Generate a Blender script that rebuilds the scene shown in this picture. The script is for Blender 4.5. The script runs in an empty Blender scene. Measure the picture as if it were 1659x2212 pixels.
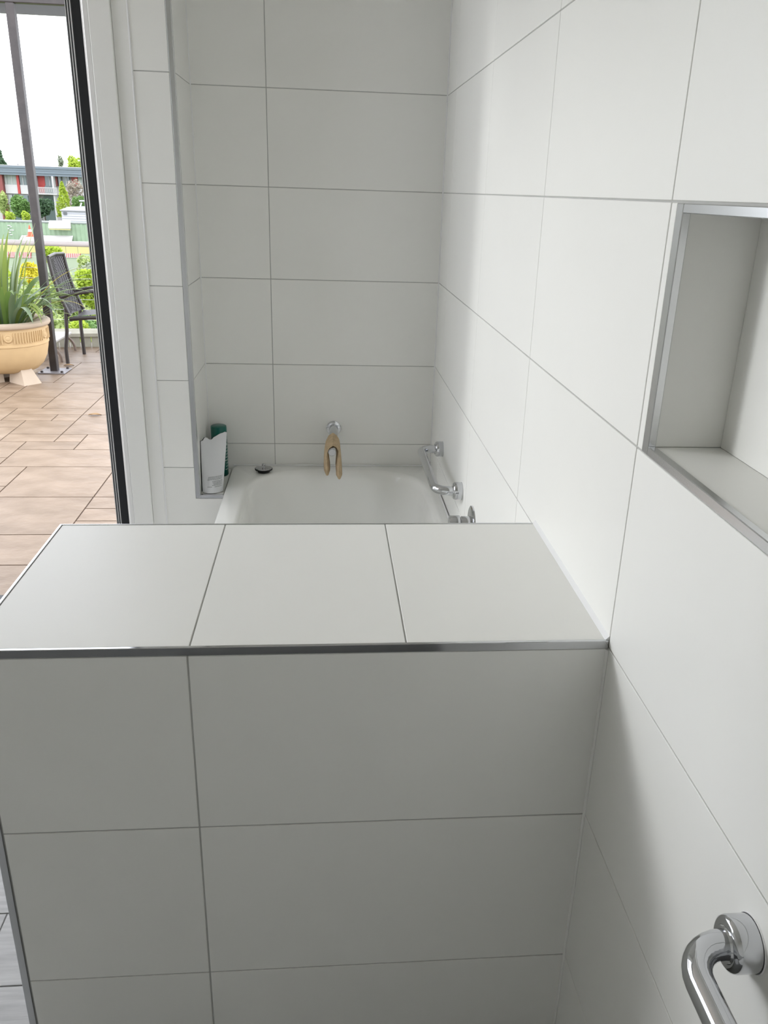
import bpy, bmesh, math, random
from mathutils import Vector, Matrix

random.seed(7)
scene = bpy.context.scene
C = scene.collection

# ------------------------------------------------------------------ camera
F_PX, PPX, PPY = 1765.78, 31.23, -7.08
CAM = Vector((-0.4049, -0.9915, 1.5014))
RX, RY, RZ = 0.3706, 0.0958, 0.0334

def cam_matrix():
    c, s = math.cos, math.sin
    B = Matrix(((1, 0, 0), (0, 0, -1), (0, 1, 0)))
    P = Matrix(((1, 0, 0), (0, c(RX), -s(RX)), (0, s(RX), c(RX))))
    Yw = Matrix(((c(RY), 0, -s(RY)), (0, 1, 0), (s(RY), 0, c(RY))))
    Ro = Matrix(((c(RZ), -s(RZ), 0), (s(RZ), c(RZ), 0), (0, 0, 1)))
    return Ro @ P @ Yw @ B
M = cam_matrix()
MT = M.transposed()

def at(u, v, ax, val):
    """photo pixel + the plane it lies on -> point in the place"""
    d = MT @ Vector(((u - 829.5 - PPX) / F_PX, (v - 1106 - PPY) / F_PX, 1.0))
    return CAM + d * ((val - CAM[ax]) / d[ax])

cd = bpy.data.cameras.new('camera')
cd.sensor_fit = 'VERTICAL'
cd.sensor_height = 36.0
cd.lens = F_PX / 2212 * 36.0
cd.shift_x = -PPX / 2212
cd.shift_y = PPY / 2212
cd.clip_start = 0.02
cd.clip_end = 500
cam = bpy.data.objects.new('camera', cd)
C.objects.link(cam)
r0, r1, r2 = M[0], M[1], M[2]
cam.matrix_world = Matrix(((r0[0], -r1[0], -r2[0], CAM.x), (r0[1], -r1[1], -r2[1], CAM.y),
                           (r0[2], -r1[2], -r2[2], CAM.z), (0, 0, 0, 1)))
scene.camera = cam

# ------------------------------------------------------------------ sky, sun, exposure
SKY = 3.85
world = bpy.data.worlds.new('sky')
scene.world = world
world.use_nodes = True
bg = world.node_tree.nodes['Background']
bg.inputs[0].default_value = (0.93, 0.96, 1.04, 1)
bg.inputs[1].default_value = SKY
sl = bpy.data.lights.new('sun', 'SUN')
sl.energy = 0.76
sl.angle = math.radians(8.0)      # hazy, veiled sun
sl.color = (0.96, 0.98, 1.0)
sun = bpy.data.objects.new('sun', sl)
C.objects.link(sun)
sun.rotation_euler = Vector((1.0, -0.36, -0.27)).to_track_quat('-Z', 'Y').to_euler()
sun.location = (-30, 10, 9)

vs = scene.view_settings
vs.view_transform = 'Standard'
vs.look = 'None'
vs.gamma = 1.0
vs.use_curve_mapping = False
vs.exposure = 0.07

# ------------------------------------------------------------------ materials
MATS = {}
OUT = 0.62        # outdoor base colours dimmed to balance the bright open sky

def mat(name, col, rough=0.5, metal=0.0, var=0.0, scale=5.0, bump=0.0, bscale=40.0, spec=0.5,
        col2=None, rnd=0.0, stretch=None, trans=0.0, coat=0.0, ext=False):
    if name in MATS:
        return MATS[name]
    if ext:
        col = tuple(c * OUT for c in col)
        col2 = tuple(c * OUT for c in col2) if col2 else None
    m = bpy.data.materials.new(name)
    m.use_nodes = True
    nt = m.node_tree
    b = nt.nodes['Principled BSDF']
    b.inputs['Base Color'].default_value = (*col, 1)
    b.inputs['Roughness'].default_value = rough
    b.inputs['Metallic'].default_value = metal
    b.inputs['Specular IOR Level'].default_value = spec
    if coat:
        b.inputs['Coat Weight'].default_value = coat
        b.inputs['Coat Roughness'].default_value = 0.05
    tc = None
    if var or bump:
        tc = nt.nodes.new('ShaderNodeTexCoord')
        vec = tc.outputs['Object']
        if stretch:
            mp = nt.nodes.new('ShaderNodeMapping')
            mp.inputs['Scale'].default_value = stretch
            nt.links.new(vec, mp.inputs[0])
            vec = mp.outputs[0]
    out = None
    if var:
        nz = nt.nodes.new('ShaderNodeTexNoise')
        nz.inputs['Scale'].default_value = scale
        nz.inputs['Detail'].default_value = 6
        nt.links.new(vec, nz.inputs['Vector'])
        rp = nt.nodes.new('ShaderNodeValToRGB')
        rp.color_ramp.elements[0].position = 0.3
        rp.color_ramp.elements[1].position = 0.7
        c2 = col2 if col2 else tuple(min(1, c * (1 + var)) for c in col)
        c1 = col if col2 else tuple(c * (1 - var) for c in col)
        rp.color_ramp.elements[0].color = (*c1, 1)
        rp.color_ramp.elements[1].color = (*c2, 1)
        nt.links.new(nz.outputs['Fac'], rp.inputs[0])
        out = rp.outputs[0]
    if rnd:
        oi = nt.nodes.new('ShaderNodeObjectInfo')
        mr = nt.nodes.new('ShaderNodeMapRange')
        mr.inputs['To Min'].default_value = 1 - rnd
        mr.inputs['To Max'].default_value = 1 + rnd
        nt.links.new(oi.outputs['Random'], mr.inputs['Value'])
        hs = nt.nodes.new('ShaderNodeHueSaturation')
        hs.inputs['Color'].default_value = (*col, 1)
        if out:
            nt.links.new(out, hs.inputs['Color'])
        nt.links.new(mr.outputs[0], hs.inputs['Value'])
        out = hs.outputs[0]
    if out:
        nt.links.new(out, b.inputs['Base Color'])
    if bump:
        n2 = nt.nodes.new('ShaderNodeTexNoise')
        n2.inputs['Scale'].default_value = bscale
        n2.inputs['Detail'].default_value = 5
        nt.links.new(vec, n2.inputs['Vector'])
        bp = nt.nodes.new('ShaderNodeBump')
        bp.inputs['Strength'].default_value = bump
        bp.inputs['Distance'].default_value = 0.01
        nt.links.new(n2.outputs['Fac'], bp.inputs['Height'])
        nt.links.new(bp.outputs[0], b.inputs['Normal'])
    if trans:
        tr = nt.nodes.new('ShaderNodeBsdfTranslucent')
        tr.inputs[0].default_value = (*(min(1, c * 1.5) for c in col), 1)
        mx = nt.nodes.new('ShaderNodeMixShader')
        mx.inputs[0].default_value = trans
        nt.links.new(b.outputs[0], mx.inputs[1])
        nt.links.new(tr.outputs[0], mx.inputs[2])
        nt.links.new(mx.outputs[0], nt.nodes['Material Output'].inputs[0])
    MATS[name] = m
    return m

TILE = mat('white_satin_tile', (0.895, 0.891, 0.848), 0.40, spec=0.32, var=0.012, scale=2.5, bump=0.01, bscale=90, rnd=0.008)
GROUT = mat('grey_grout', (0.50, 0.50, 0.475), 0.9, var=0.05, scale=30)
CHROME = mat('chrome', (0.60, 0.61, 0.63), 0.06, 1.0)
TRIM = mat('brushed_trim', (0.64, 0.65, 0.66), 0.24, 1.0)
TRIMP = mat('polished_trim', (0.58, 0.59, 0.60), 0.08, 1.0)
PAINT = mat('white_paint', (0.89, 0.886, 0.848), 0.55, bump=0.01, bscale=120)
GLOSSP = mat('gloss_white_paint', (0.86, 0.85, 0.83), 0.3)
BATHM = mat('white_acrylic', (0.93, 0.93, 0.89), 0.12, coat=0.3)
BLACK = mat('black_powdercoat', (0.008, 0.009, 0.011), 0.4)
SILVER = mat('mill_aluminium', (0.55, 0.55, 0.56), 0.3, 0.9)
SILIC = mat('white_silicone', (0.86, 0.86, 0.85), 0.4)

# ------------------------------------------------------------------ mesh helpers

class MB:
    def __init__(self):
        self.v, self.f = [], []

    def quad(self, *pts):
        n = len(self.v)
        self.v += [tuple(p) for p in pts]
        self.f.append(tuple(range(n, n + len(pts))))
        return self

    def add(self, vs, fs):
        n = len(self.v)
        self.v += [tuple(p) for p in vs]
        self.f += [tuple(n + i for i in f) for f in fs]
        return self

    def box(self, x0, x1, y0, y1, z0, z1, ch=0.0):
        if ch <= 0:
            vs = [(x, y, z) for z in (z0, z1) for y in (y0, y1) for x in (x0, x1)]
            return self.add(vs, [(0, 2, 3, 1), (4, 5, 7, 6), (0, 1, 5, 4), (2, 6, 7, 3), (0, 4, 6, 2), (1, 3, 7, 5)])
        bm = bmesh.new()
        bmesh.ops.create_cube(bm, size=1)
        for w in bm.verts:
            w.co = ((x0 + x1) / 2 + w.co.x * (x1 - x0), (y0 + y1) / 2 + w.co.y * (y1 - y0), (z0 + z1) / 2 + w.co.z * (z1 - z0))
        bmesh.ops.bevel(bm, geom=list(bm.edges), offset=ch, segments=1, affect='EDGES', profile=0.5)
        bm.verts.index_update()
        self.add([w.co[:] for w in bm.verts], [[w.index for w in f.verts] for f in bm.faces])
        bm.free()
        return self

    def tube(self, pts, r, n=14, caps=True):
        pts = [Vector(p) for p in pts]
        rs = r if isinstance(r, (list, tuple)) else [r] * len(pts)
        base = len(self.v)
        up = None
        for i, p in enumerate(pts):
            t = (pts[min(i + 1, len(pts) - 1)] - pts[max(i - 1, 0)])
            t.normalize()
            if up is None:
                a = Vector((0, 0, 1)) if abs(t.z) < 0.9 else Vector((1, 0, 0))
                up = t.cross(a).normalized()
            up = (up - t * up.dot(t)).normalized()
            w = t.cross(up)
            for k in range(n):
                a = 2 * math.pi * k / n
                self.v.append(tuple(p + (up * math.cos(a) + w * math.sin(a)) * rs[i]))
        for i in range(len(pts) - 1):
            for k in range(n):
                a, b = base + i * n + k, base + i * n + (k + 1) % n
                self.f.append((a, b, b + n, a + n))
        if caps:
            self.f.append(tuple(base + k for k in range(n - 1, -1, -1)))
            e = base + (len(pts) - 1) * n
            self.f.append(tuple(e + k for k in range(n)))
        return self

    def lathe(self, prof, n=32, origin=(0, 0, 0), axis='Z', caps=False):
        base = len(self.v)
        o = Vector(origin)
        for (r, h) in prof:
            for k in range(n):
                a = 2 * math.pi * k / n
                x, y = r * math.cos(a), r * math.sin(a)
                q = (x, y, h) if axis == 'Z' else ((h, x, y) if axis == 'X' else (x, h, y))
                self.v.append(tuple(o + Vector(q)))
        for i in range(len(prof) - 1):
            for k in range(n):
                a, b = base + i * n + k, base + i * n + (k + 1) % n
                self.f.append((a, b, b + n, a + n))
        if caps:
            self.f.append(tuple(base + k for k in range(n - 1, -1, -1)))
            e = base + (len(prof) - 1) * n
            self.f.append(tuple(e + k for k in range(n)))
        return self

    def mesh(self, name, smooth=False, fix=True):
        me = bpy.data.meshes.new(name)
        me.from_pydata(self.v, [], self.f)
        if fix:
            bm = bmesh.new()
            bm.from_mesh(me)
            bmesh.ops.recalc_face_normals(bm, faces=bm.faces)
            bm.to_mesh(me)
            bm.free()
        if smooth:
            for p in me.polygons:
                p.use_smooth = True
            try:
                me.set_sharp_from_angle(angle=math.radians(40))
            except Exception:
                pass
        me.update()
        return me

    def build(self, name, m, parent=None, smooth=False, fix=True):
        return link(name, self.mesh(name, smooth, fix), m, parent)


def link(name, me, m, parent=None):
    if m and not me.materials:
        me.materials.append(m)
    o = bpy.data.objects.new(name, me)
    C.objects.link(o)
    if parent:
        o.parent = parent
        o.matrix_parent_inverse = parent.matrix_basis.inverted()
    return o


def tag(o, label, cat, group=None, kind=None):
    o['label'] = label
    o['category'] = cat
    if group:
        o['group'] = group
    if kind:
        o['kind'] = kind
    return o


def thing(name, label, cat, loc=(0, 0, 0), group=None):
    o = bpy.data.objects.new(name, None)
    C.objects.link(o)
    o.location = loc
    o.empty_display_size = 0.05
    return tag(o, label, cat, group)


def struct(o, label=None):
    o['kind'] = 'structure'
    if label:
        o['label'] = label
    return o


def boxes(name, m, parent, *bs, ch=0.0):
    mb = MB()
    for b in bs:
        mb.box(*b, ch=ch)
    return mb.build(name, m, parent)

TILE_CACHE = {}
ORI = {'right': Matrix(((0, 0, -1), (-1, 0, 0), (0, 1, 0))),
       'front': Matrix(((1, 0, 0), (0, 0, -1), (0, 1, 0))),
       'return': Matrix(((0, 0, 1), (1, 0, 0), (0, 1, 0))),
       'top': Matrix(((1, 0, 0), (0, 1, 0), (0, 0, 1))),
       'under': Matrix(((1, 0, 0), (0, -1, 0), (0, 0, -1))),
       'left': Matrix(((0, 0, -1), (-1, 0, 0), (0, 1, 0)))}


def tile(parent, ori, centre, w, h, t=0.007, gap=0.0026, m=None, name='tile'):
    """one wall tile: its face centre, facing by ori; w, h include the joint"""
    key = (round(w, 4), round(h, 4), t, gap, (m or TILE).name)
    me = TILE_CACHE.get(key)
    if not me:
        a, b = (w - gap) / 2, (h - gap) / 2
        me = MB().box(-a, a, -b, b, -t, 0, ch=0.0006).mesh(name)
        me.materials.append(m or TILE)
        TILE_CACHE[key] = me
    o = bpy.data.objects.new(name, me)
    C.objects.link(o)
    mw = ORI[ori].to_4x4()
    mw.translation = Vector(centre)
    o.matrix_world = mw
    o.parent = parent
    o.matrix_parent_inverse = parent.matrix_basis.inverted()
    return o

# ------------------------------------------------------------------ the room
YB = 1.994          # back wall face
XA = 0.836          # nib return face
YN = 1.707          # nib front face
ZC = 2.6            # ceiling
ZF = 0.911          # top of half wall
DH = 0.444          # depth of half wall
XL = 0.890          # length of half wall
GR = 0.0016         # grout recess
YNEAR, XFAR = -1.75, -2.6
DOORX0, DOORX1, DOORZ = -2.60, -1.117, 2.42

# floor with planks
fl = struct(boxes('floor', mat('floor_joint', (0.25, 0.25, 0.25), 0.8), None, (XFAR, 0.2, YNEAR, 1.735, -0.12, -0.002)),
            'grey plank floor of the bathroom')
PLANK = mat('grey_oak_plank', (0.40, 0.40, 0.40), 0.5, var=1, col2=(0.54, 0.54, 0.535), scale=6, stretch=(1.2, 14, 1), bump=0.05, bscale=30, rnd=0.05)
y = -1.2
r = 0
while y < 1.5:
    x = -3.9 - (r % 3) * 0.4
    while x < -1.0:
        a, b = max(x, XFAR), min(x + 1.2, -0.90)
        if b - a > 0.1 and (b < -0.85):
            tile(fl, 'top', ((a + b) / 2, y + 0.09, 0.0), b - a, 0.18, t=0.002, gap=0.003, m=PLANK, name='plank')
        x += 1.2
    y += 0.18
    r += 1

SHF = mat('added_dark_floor_tile', (0.13, 0.13, 0.125), 0.6, var=0.1, scale=6)  # unseen floor tiles, added dark to dim the half wall's foot and trim
for i in range(3):
    for j in range(5):
        tile(fl, 'top', (-0.15 - 0.3 * i, -0.15 - 0.3 * j, 0.0), 0.3, 0.3, t=0.002, m=SHF, name='added_floor_tile')

ceil = struct(boxes('ceiling', PAINT, None, (XFAR - 0.2, 0.2, YNEAR - 0.2, 2.3, ZC, ZC + 0.2)), 'white painted ceiling')
struct(boxes('wall_near', PAINT, None, (XFAR - 0.2, 0.2, YNEAR - 0.15, YNEAR, -0.12, ZC)), 'white painted wall behind the camera')
WY0, WY1, WZ0, WZ1 = 0.40, 1.72, 1.2, 2.52  # high window added in the unseen left wall to let daylight in
struct(boxes('wall_left', PAINT, None, (XFAR - 0.2, XFAR, YNEAR, WY0, -0.12, ZC), (XFAR - 0.2, XFAR, WY0, WY1, -0.12, WZ0),
                    (XFAR - 0.2, XFAR, WY0, WY1, WZ1, ZC), (XFAR - 0.2, XFAR, WY1, 1.98, -0.12, WZ0), (XFAR - 0.2, XFAR, WY1, 1.98, WZ1, ZC)), 'unseen white painted wall with an added high window')
wl = struct(bpy.data.objects.new('added_window_1', None), 'black framed window added in the unseen wall for daylight')
C.objects.link(wl)
for b_ in ((WY0, WY0 + 0.03, WZ0, WZ1), (WY0 + 0.03, WY1 - 0.03, WZ0, WZ0 + 0.03), (WY0 + 0.03, WY1 - 0.03, WZ1 - 0.03, WZ1)):
    boxes('frame', BLACK, wl, (XFAR - 0.05, XFAR - 0.01, *b_))

# right wall with niche
N0, N1, NZ0, NZ1, ND = -0.585, -0.036, 1.211, 1.489, 0.094      # niche opening inside its trim
wr = struct(boxes('wall_right', GROUT, None,
                  (GR, 0.25, YNEAR, N0 - GR, -0.12, ZC), (GR, 0.25, N1 + GR, YB + 0.2, -0.12, ZC),
                  (GR, 0.25, N0 - GR, N1 + GR, -0.12, NZ0 - GR), (GR, 0.25, N0 - GR, N1 + GR, NZ1 + GR, ZC), (ND + GR, 0.25, N0 - GR, N1 + GR, NZ0 - GR, NZ1 + GR)),
            'long wall of white rectangular tiles with recessed niche')
wy = [1.804 - 0.601 * k for k in range(0, 8)]
ycols = [(1.804, YB)] + [(1.804 - 0.601 * (k + 1), 1.804 - 0.601 * k) for k in range(7)]
for (a, b) in ycols:
    a = max(a, YNEAR)
    if b - a < 0.05:
        continue
    for k in range(9):
        z0, z1 = 0.3 * k, min(0.3 * (k + 1), ZC)
        if z1 - z0 < 0.05:
            continue
        if abs(b - 0.001) < 0.01 and k == 4:
            # slim offcut beside the niche
            tile(wr, 'right', (0, (b - 0.0093), 1.35), 0.0182, 0.3)
            continue
        tile(wr, 'right', (0, (a + b) / 2, (z0 + z1) / 2), b - a, z1 - z0)
# niche lining
tile(wr, 'front', (ND / 2 + 0.004, N1, 1.35), ND - 0.006, NZ1 - NZ0, gap=0.0002)
tile(wr, 'right', (ND, (N0 + N1) / 2, 1.35), N1 - N0, NZ1 - NZ0, gap=0.0002)
tile(wr, 'top', (ND / 2 + 0.004, (N0 + N1) / 2, NZ0), ND - 0.006, N1 - N0, gap=0.0002)
tile(wr, 'under', (ND / 2 + 0.004, (N0 + N1) / 2, NZ1), ND - 0.006, N1 - N0, gap=0.0002)
# bright square-edge trim round the niche
T0, T1, TZ0, TZ1 = -0.602, -0.0185, 1.2005, 1.4985
E_ = 0.0012
for b in ((-0.0012, 0.009, N1 - E_, T1, TZ0, TZ1), (-0.0012, 0.009, T0, N0 + E_, TZ0, TZ1),
          (-0.0012, 0.009, N0 + E_, N1 - E_, TZ0, NZ0 + E_), (-0.0012, 0.009, N0 + E_, N1 - E_, NZ1 - E_, TZ1)):
    e = boxes('niche_trim', TRIM, wr, b, ch=0.001)
    e['label'] = 'bright metal edge trim'

# back wall
wb = struct(boxes('wall_back', GROUT, None, (-1.06, GR, YB + GR, YB + 0.2, -0.12, ZC)),
            'end wall of white tiles above the bath tap')
for (a, b) in ((-0.594, 0.0), (-XA, -0.594)):
    for k in range(1, 9):
        z0, z1 = 0.3 * k, min(0.3 * (k + 1), ZC)
        if z1 - z0 > 0.05:
            tile(wb, 'front', ((a + b) / 2, YB, (z0 + z1) / 2), b - a, z1 - z0)

# nib wall left of the bath, with a storage ledge
ZL = 0.500
wn = struct(boxes('wall_nib', GROUT, None,
                  (-0.956, -XA - GR, YN + GR, YB + GR, 0, ZC), (-XA - GR, -0.757, YN + GR, YB + GR, 0, ZL - GR)),
            'narrow white tiled nib wall beside the bath')
for k in range(9):
    z0, z1 = 0.3 * k, min(0.3 * (k + 1), ZC)
    if k == 1:
        m1 = MB().box(-0.9545, -0.757, YN, YN + 0.007, 0.3014, 0.4865).box(-0.9545, -0.8515, YN, YN + 0.007, 0.4865, 0.5986)
        m1.build('tile', TILE, wn)
    elif k == 0:
        tile(wn, 'front', ((-0.956 - 0.757) / 2, YN, 0.15), 0.199, 0.3)
    else:
        tile(wn, 'front', ((-0.956 - 0.8505) / 2, YN, (z0 + z1) / 2), 0.956 - 0.8505, z1 - z0)
    if z1 > 0.62:
        tile(wn, 'return', (-XA, (YN + 0.003 + YB) / 2, (z0 + z1) / 2), YB - YN - 0.003, z1 - z0)
tile(wn, 'return', (-XA, (YN + 0.003 + YB) / 2, 0.55), YB - YN - 0.003, 0.1)
tile(wn, 'top', ((-XA - 0.757) / 2, (YN + 0.008 + YB) / 2, ZL), XA - 0.757, YB - YN - 0.010)
e = boxes('edge_trim', TRIM, wn, (-0.8505, -XA + 0.0005, YN - 0.001, YN + 0.012, ZL - 0.0125, ZC), ch=0.001)
e['label'] = 'metal corner trim'
e = boxes('ledge_trim', TRIM, wn, (-XA + 0.0005, -0.757, YN - 0.001, YN + 0.012, ZL - 0.0125, ZL + 0.0008), ch=0.001)
e['label'] = 'metal trim along the ledge edge'

# half wall
wh = struct(boxes('wall_half', GROUT, None, (-XL + 0.003, 0, GR, DH - GR, 0, ZF - GR - 0.0002)),
            'thick waist-high wall clad in white tiles with metal edge trim')
for (a, b) in ((-0.594, -0.002), (-0.879, -0.594)):
    for (z0, z1) in ((0.005, 0.3), (0.3, 0.6), (0.6, 0.8985)):
        tile(wh, 'front', ((a + b) / 2, 0, (z0 + z1) / 2), b - a, z1 - z0)
        tb = tile(wh, 'front', ((a + b) / 2, DH, (z0 + z1) / 2), b - a, z1 - z0)
        tb.matrix_world = Matrix.Translation(Vector(((a + b) / 2, DH, (z0 + z1) / 2))) @ Matrix(((-1, 0, 0), (0, 0, 1), (0, 1, 0))).to_4x4()
xj = [at(410, 1393, 2, ZF).x, at(875, 1383, 2, ZF).x]
xs = [-XL + 0.004, (at(410, 1393, 2, ZF).x + at(487, 1133, 2, ZF).x) / 2, (at(875, 1383, 2, ZF).x + at(833, 1133, 2, ZF).x) / 2, -0.003]
for a, b in zip(xs, xs[1:]):
    tile(wh, 'top', ((a + b) / 2, DH / 2, ZF), b - a, DH - 0.006)
for (z0, z1) in ((0.005, 0.3), (0.3, 0.6), (0.6, 0.8985)):
    tile(wh, 'left', (-XL, DH / 2, (z0 + z1) / 2), DH - 0.026, z1 - z0)
for nm, b in (('front_trim', (-XL - 0.001, -0.001, -0.0012, 0.004, ZF - 0.0125, ZF + 0.0006)),
              ('back_trim', (-XL - 0.001, -0.001, DH - 0.003, DH + 0.0012, ZF - 0.0125, ZF + 0.0006)),
              ('side_trim', (-XL - 0.0012, -XL + 0.004, 0.004, DH - 0.003, ZF - 0.0125, ZF + 0.0006)),
              ('corner_trim', (-XL - 0.001, -0.8795, -0.0012, 0.011, 0.0, ZF - 0.0125)),
              ('corner_trim', (-XL - 0.001, -0.8795, DH - 0.011, DH + 0.0012, 0.0, ZF - 0.0125))):
    e = boxes(nm, TRIMP if nm == 'front_trim' else TRIM, wh, b, ch=0.0008)
    e['label'] = 'metal edge trim'
s = MB()
s.add([(-0.006, 0.002, ZF), (0, 0.002, ZF), (0, 0.002, ZF + 0.006), (-0.006, DH, ZF), (0, DH, ZF), (0, DH, ZF + 0.006)],
      [(0, 1, 2), (3, 5, 4), (0, 3, 4, 1), (0, 2, 5, 3), (1, 4, 5, 2)])
s.build('sealant_bead', SILIC, wh)

for nm_, par, x_, y_, za, zb_, r_ in (('corner_sealant', wh, -0.001, -0.0005, 0.0, ZF - 0.014, 0.003), ('corner_sealant', wb, -0.001, YB - 0.001, ZF - 0.38, ZC, 0.0026),
                                     ('corner_sealant', wn, -XA + 0.001, YB - 0.001, ZL + 0.001, ZC, 0.0026), ('corner_sealant', wn, -0.9552, YN - 0.0002, 0.0, ZC, 0.0028)):
    MB().tube([(x_, y_, za), (x_, y_, zb_)], r_, 8).build(nm_, SILIC if par is not wh else PAINT, par, True)

# wall with the sliding door, facing the camera
wf = struct(boxes('wall_front', PAINT, None,
                  (XFAR, -0.956, 1.72, 1.98, DOORZ + 0.05, ZC),
                  (-1.062, -0.9565, 1.715, 1.98, -0.12, DOORZ + 0.05)), 'painted wall around the sliding door')
dr = struct(bpy.data.objects.new('door_1', None), 'black framed sliding door opening onto the patio')
C.objects.link(dr)
boxes('jamb', BLACK, dr, (-1.117, -1.0885, 1.735, 1.90, -0.03, DOORZ))
for (xa, ya, mm) in ((-1.1272, 1.760, GLOSSP), (-1.1388, 1.790, BLACK), (-1.1502, 1.820, GLOSSP), (-1.1618, 1.850, BLACK), (-1.1722, 1.880, GLOSSP)):  # white fins stand in for glints on the aluminium edges
    boxes('track_fin', mm, dr, (xa, -1.117, ya, ya + 0.006, -0.03, DOORZ))
boxes('jamb', BLACK, dr, (DOORX0, DOORX0 + 0.03, 1.735, 1.765, -0.03, DOORZ))
boxes('head', BLACK, dr, (DOORX0, -1.0885, 1.735, 1.90, DOORZ, DOORZ + 0.05))
boxes('sill', BLACK, dr, (DOORX0, -1.0885, 1.735, 1.92, -0.06, 0.012))
boxes('reveal_bead', GLOSSP, dr, (-1.0885, -1.0805, 1.726, 1.90, 0, DOORZ), ch=0.0015)
boxes('reveal_lining', GLOSSP, dr, (-1.0785, -1.0625, 1.700, 1.90, 0, DOORZ), ch=0.002)
boxes('reveal_lining', GLOSSP, dr, (-1.0805, -1.0785, 1.720, 1.90, 0, DOORZ))
boxes('architrave', PAINT, dr, (-1.0625, -1.001, 1.697, 1.715, 0, DOORZ + 0.2), ch=0.002)
struct(boxes('trim_1', PAINT, None, (-1.000, -0.9575, 1.7075, 1.715, 0, ZC)), 'flat painted strip between architrave and tiles')

# unseen roof slab added as a sun block, cut back for low sun
ev = struct(boxes('added_roof_slab', mat('roof_slab_paint', (0.7, 0.7, 0.68), 0.6), None, (-2.9, 3, -3.5, 2.25, 2.72, 2.95)), 'unseen roof slab added to block the sun')
# ------------------------------------------------------------------ bathtub
ZR = 0.515
tub = thing('bathtub', 'white built-in bathtub with broad flat rim', 'bathtub', (-0.376, 1.22, 0))

def ring(cx, hw, yf, yn, a, n, z, N=28):
    """stadium-like opening: superellipse ends, straight sides; counter-clockwise"""
    pts = []
    for i in range(N + 1):
        t = math.pi * i / N
        c, s_ = math.cos(t), math.sin(t)
        pts.append((cx + hw * math.copysign(abs(c) ** (2 / n), c), yf - a + a * abs(s_) ** (2 / n), z))
    for i in range(N + 1):
        t = math.pi + math.pi * i / N
        c, s_ = math.cos(t), math.sin(t)
        pts.append((cx + hw * math.copysign(abs(c) ** (2 / n), c), yn + a - a * abs(s_) ** (2 / n), z))
    return pts

xo0, xo1, yo0, yo1 = -0.752, -0.003, DH + 0.003, YB - 0.001
mid = ((xo0 + xo1) / 2, (yo0 + yo1) / 2)

def outer(z, ins):
    out = []
    base = ring(-0.361, 0.333, 1.95, 0.49, 0.30, 3.0, z)
    hx, hy = (xo1 - xo0) / 2 - ins, (yo1 - yo0) / 2 - ins
    for (px, py, _) in base:
        dx, dy = (px + 0.361) / 0.333, (py - 1.22) / 0.73
        m_ = max(abs(dx), abs(dy))
        out.append((mid[0] + dx / m_ * hx, mid[1] + dy / m_ * hy, z))
    return out

rings = [outer(ZR - 0.045, 0.001), outer(ZR - 0.006, 0.0), outer(ZR - 0.0015, 0.0015), outer(ZR, 0.006)]
for (ins, z) in ((0.0, ZR), (0.006, ZR - 0.001), (0.013, ZR - 0.005), (0.019, ZR - 0.013), (0.024, ZR - 0.03)):
    rings.append(ring(-0.361, 0.333 - ins, 1.95 - ins, 0.49 + ins, 0.30, 3.0, z))
for k in range(1, 9):
    u = k / 8
    z = ZR - 0.03 - u * 0.36
    e2 = u ** 4
    rings.append(ring(-0.361, 0.309 - 0.055 * u - 0.07 * e2, 1.926 - 0.09 * u - 0.10 * e2, 0.514 + 0.20 * u + 0.10 * e2, 0.28, 3.0 - 0.3 * u, z))
rings.append(ring(-0.361, 0.14, 1.60, 0.95, 0.2, 2.4, ZR - 0.402))
m1 = MB()
nn = len(rings[0])
for rg in rings:
    m1.v += rg
for i in range(len(rings) - 1):
    for k in range(nn):
        a, b = i * nn + k, i * nn + (k + 1) % nn
        m1.f.append((a, b, b + nn, a + nn))
m1.f.append(tuple((len(rings) - 1) * nn + k for k in range(nn)))
m1.build('shell', BATHM, tub, smooth=True)
boxes('side_panel', BATHM, tub, (-0.748, -0.735, DH + 0.003, YN - 0.002, 0.0, ZR - 0.03), ch=0.001)
m1 = MB()
m1.tube([(-0.748, YB - 0.0045, ZR + 0.001), (-0.006, YB - 0.0045, ZR + 0.001)], 0.0035, 8)
m1.tube([(-0.0055, YB - 0.006, ZR + 0.001), (-0.0055, DH + 0.006, ZR + 0.001)], 0.003, 8)
m1.build('sealant_bead', SILIC, tub)

# ------------------------------------------------------------------ bath spout and strap
sp = thing('bath_spout', 'chrome wall-mounted bath spout with round flange', 'tap', (-0.374, YB, 0.663))
MB().lathe([(0.0, -0.007), (0.024, -0.007), (0.0275, -0.005), (0.0275, 0.0)], 36, (-0.373, YB, 0.663), 'Y').build('flange', CHROME, sp, True)
spts = [(-0.373, YB - 0.004, 0.664), (-0.374, YB - 0.06, 0.662), (-0.376, YB - 0.12, 0.655), (-0.378, YB - 0.17, 0.646), (-0.3805, 1.782, 0.6335)]
MB().tube(spts, [0.0165, 0.0165, 0.016, 0.0155, 0.0145], 24).build('spout', CHROME, sp, True)
MB().lathe([(0.0, -0.003), (0.0115, -0.003), (0.0128, -0.001), (0.0128, 0.004)], 28, (-0.3808, 1.780, 0.6330), 'Y').build('outlet_cap', SILVER, sp, True)

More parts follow.
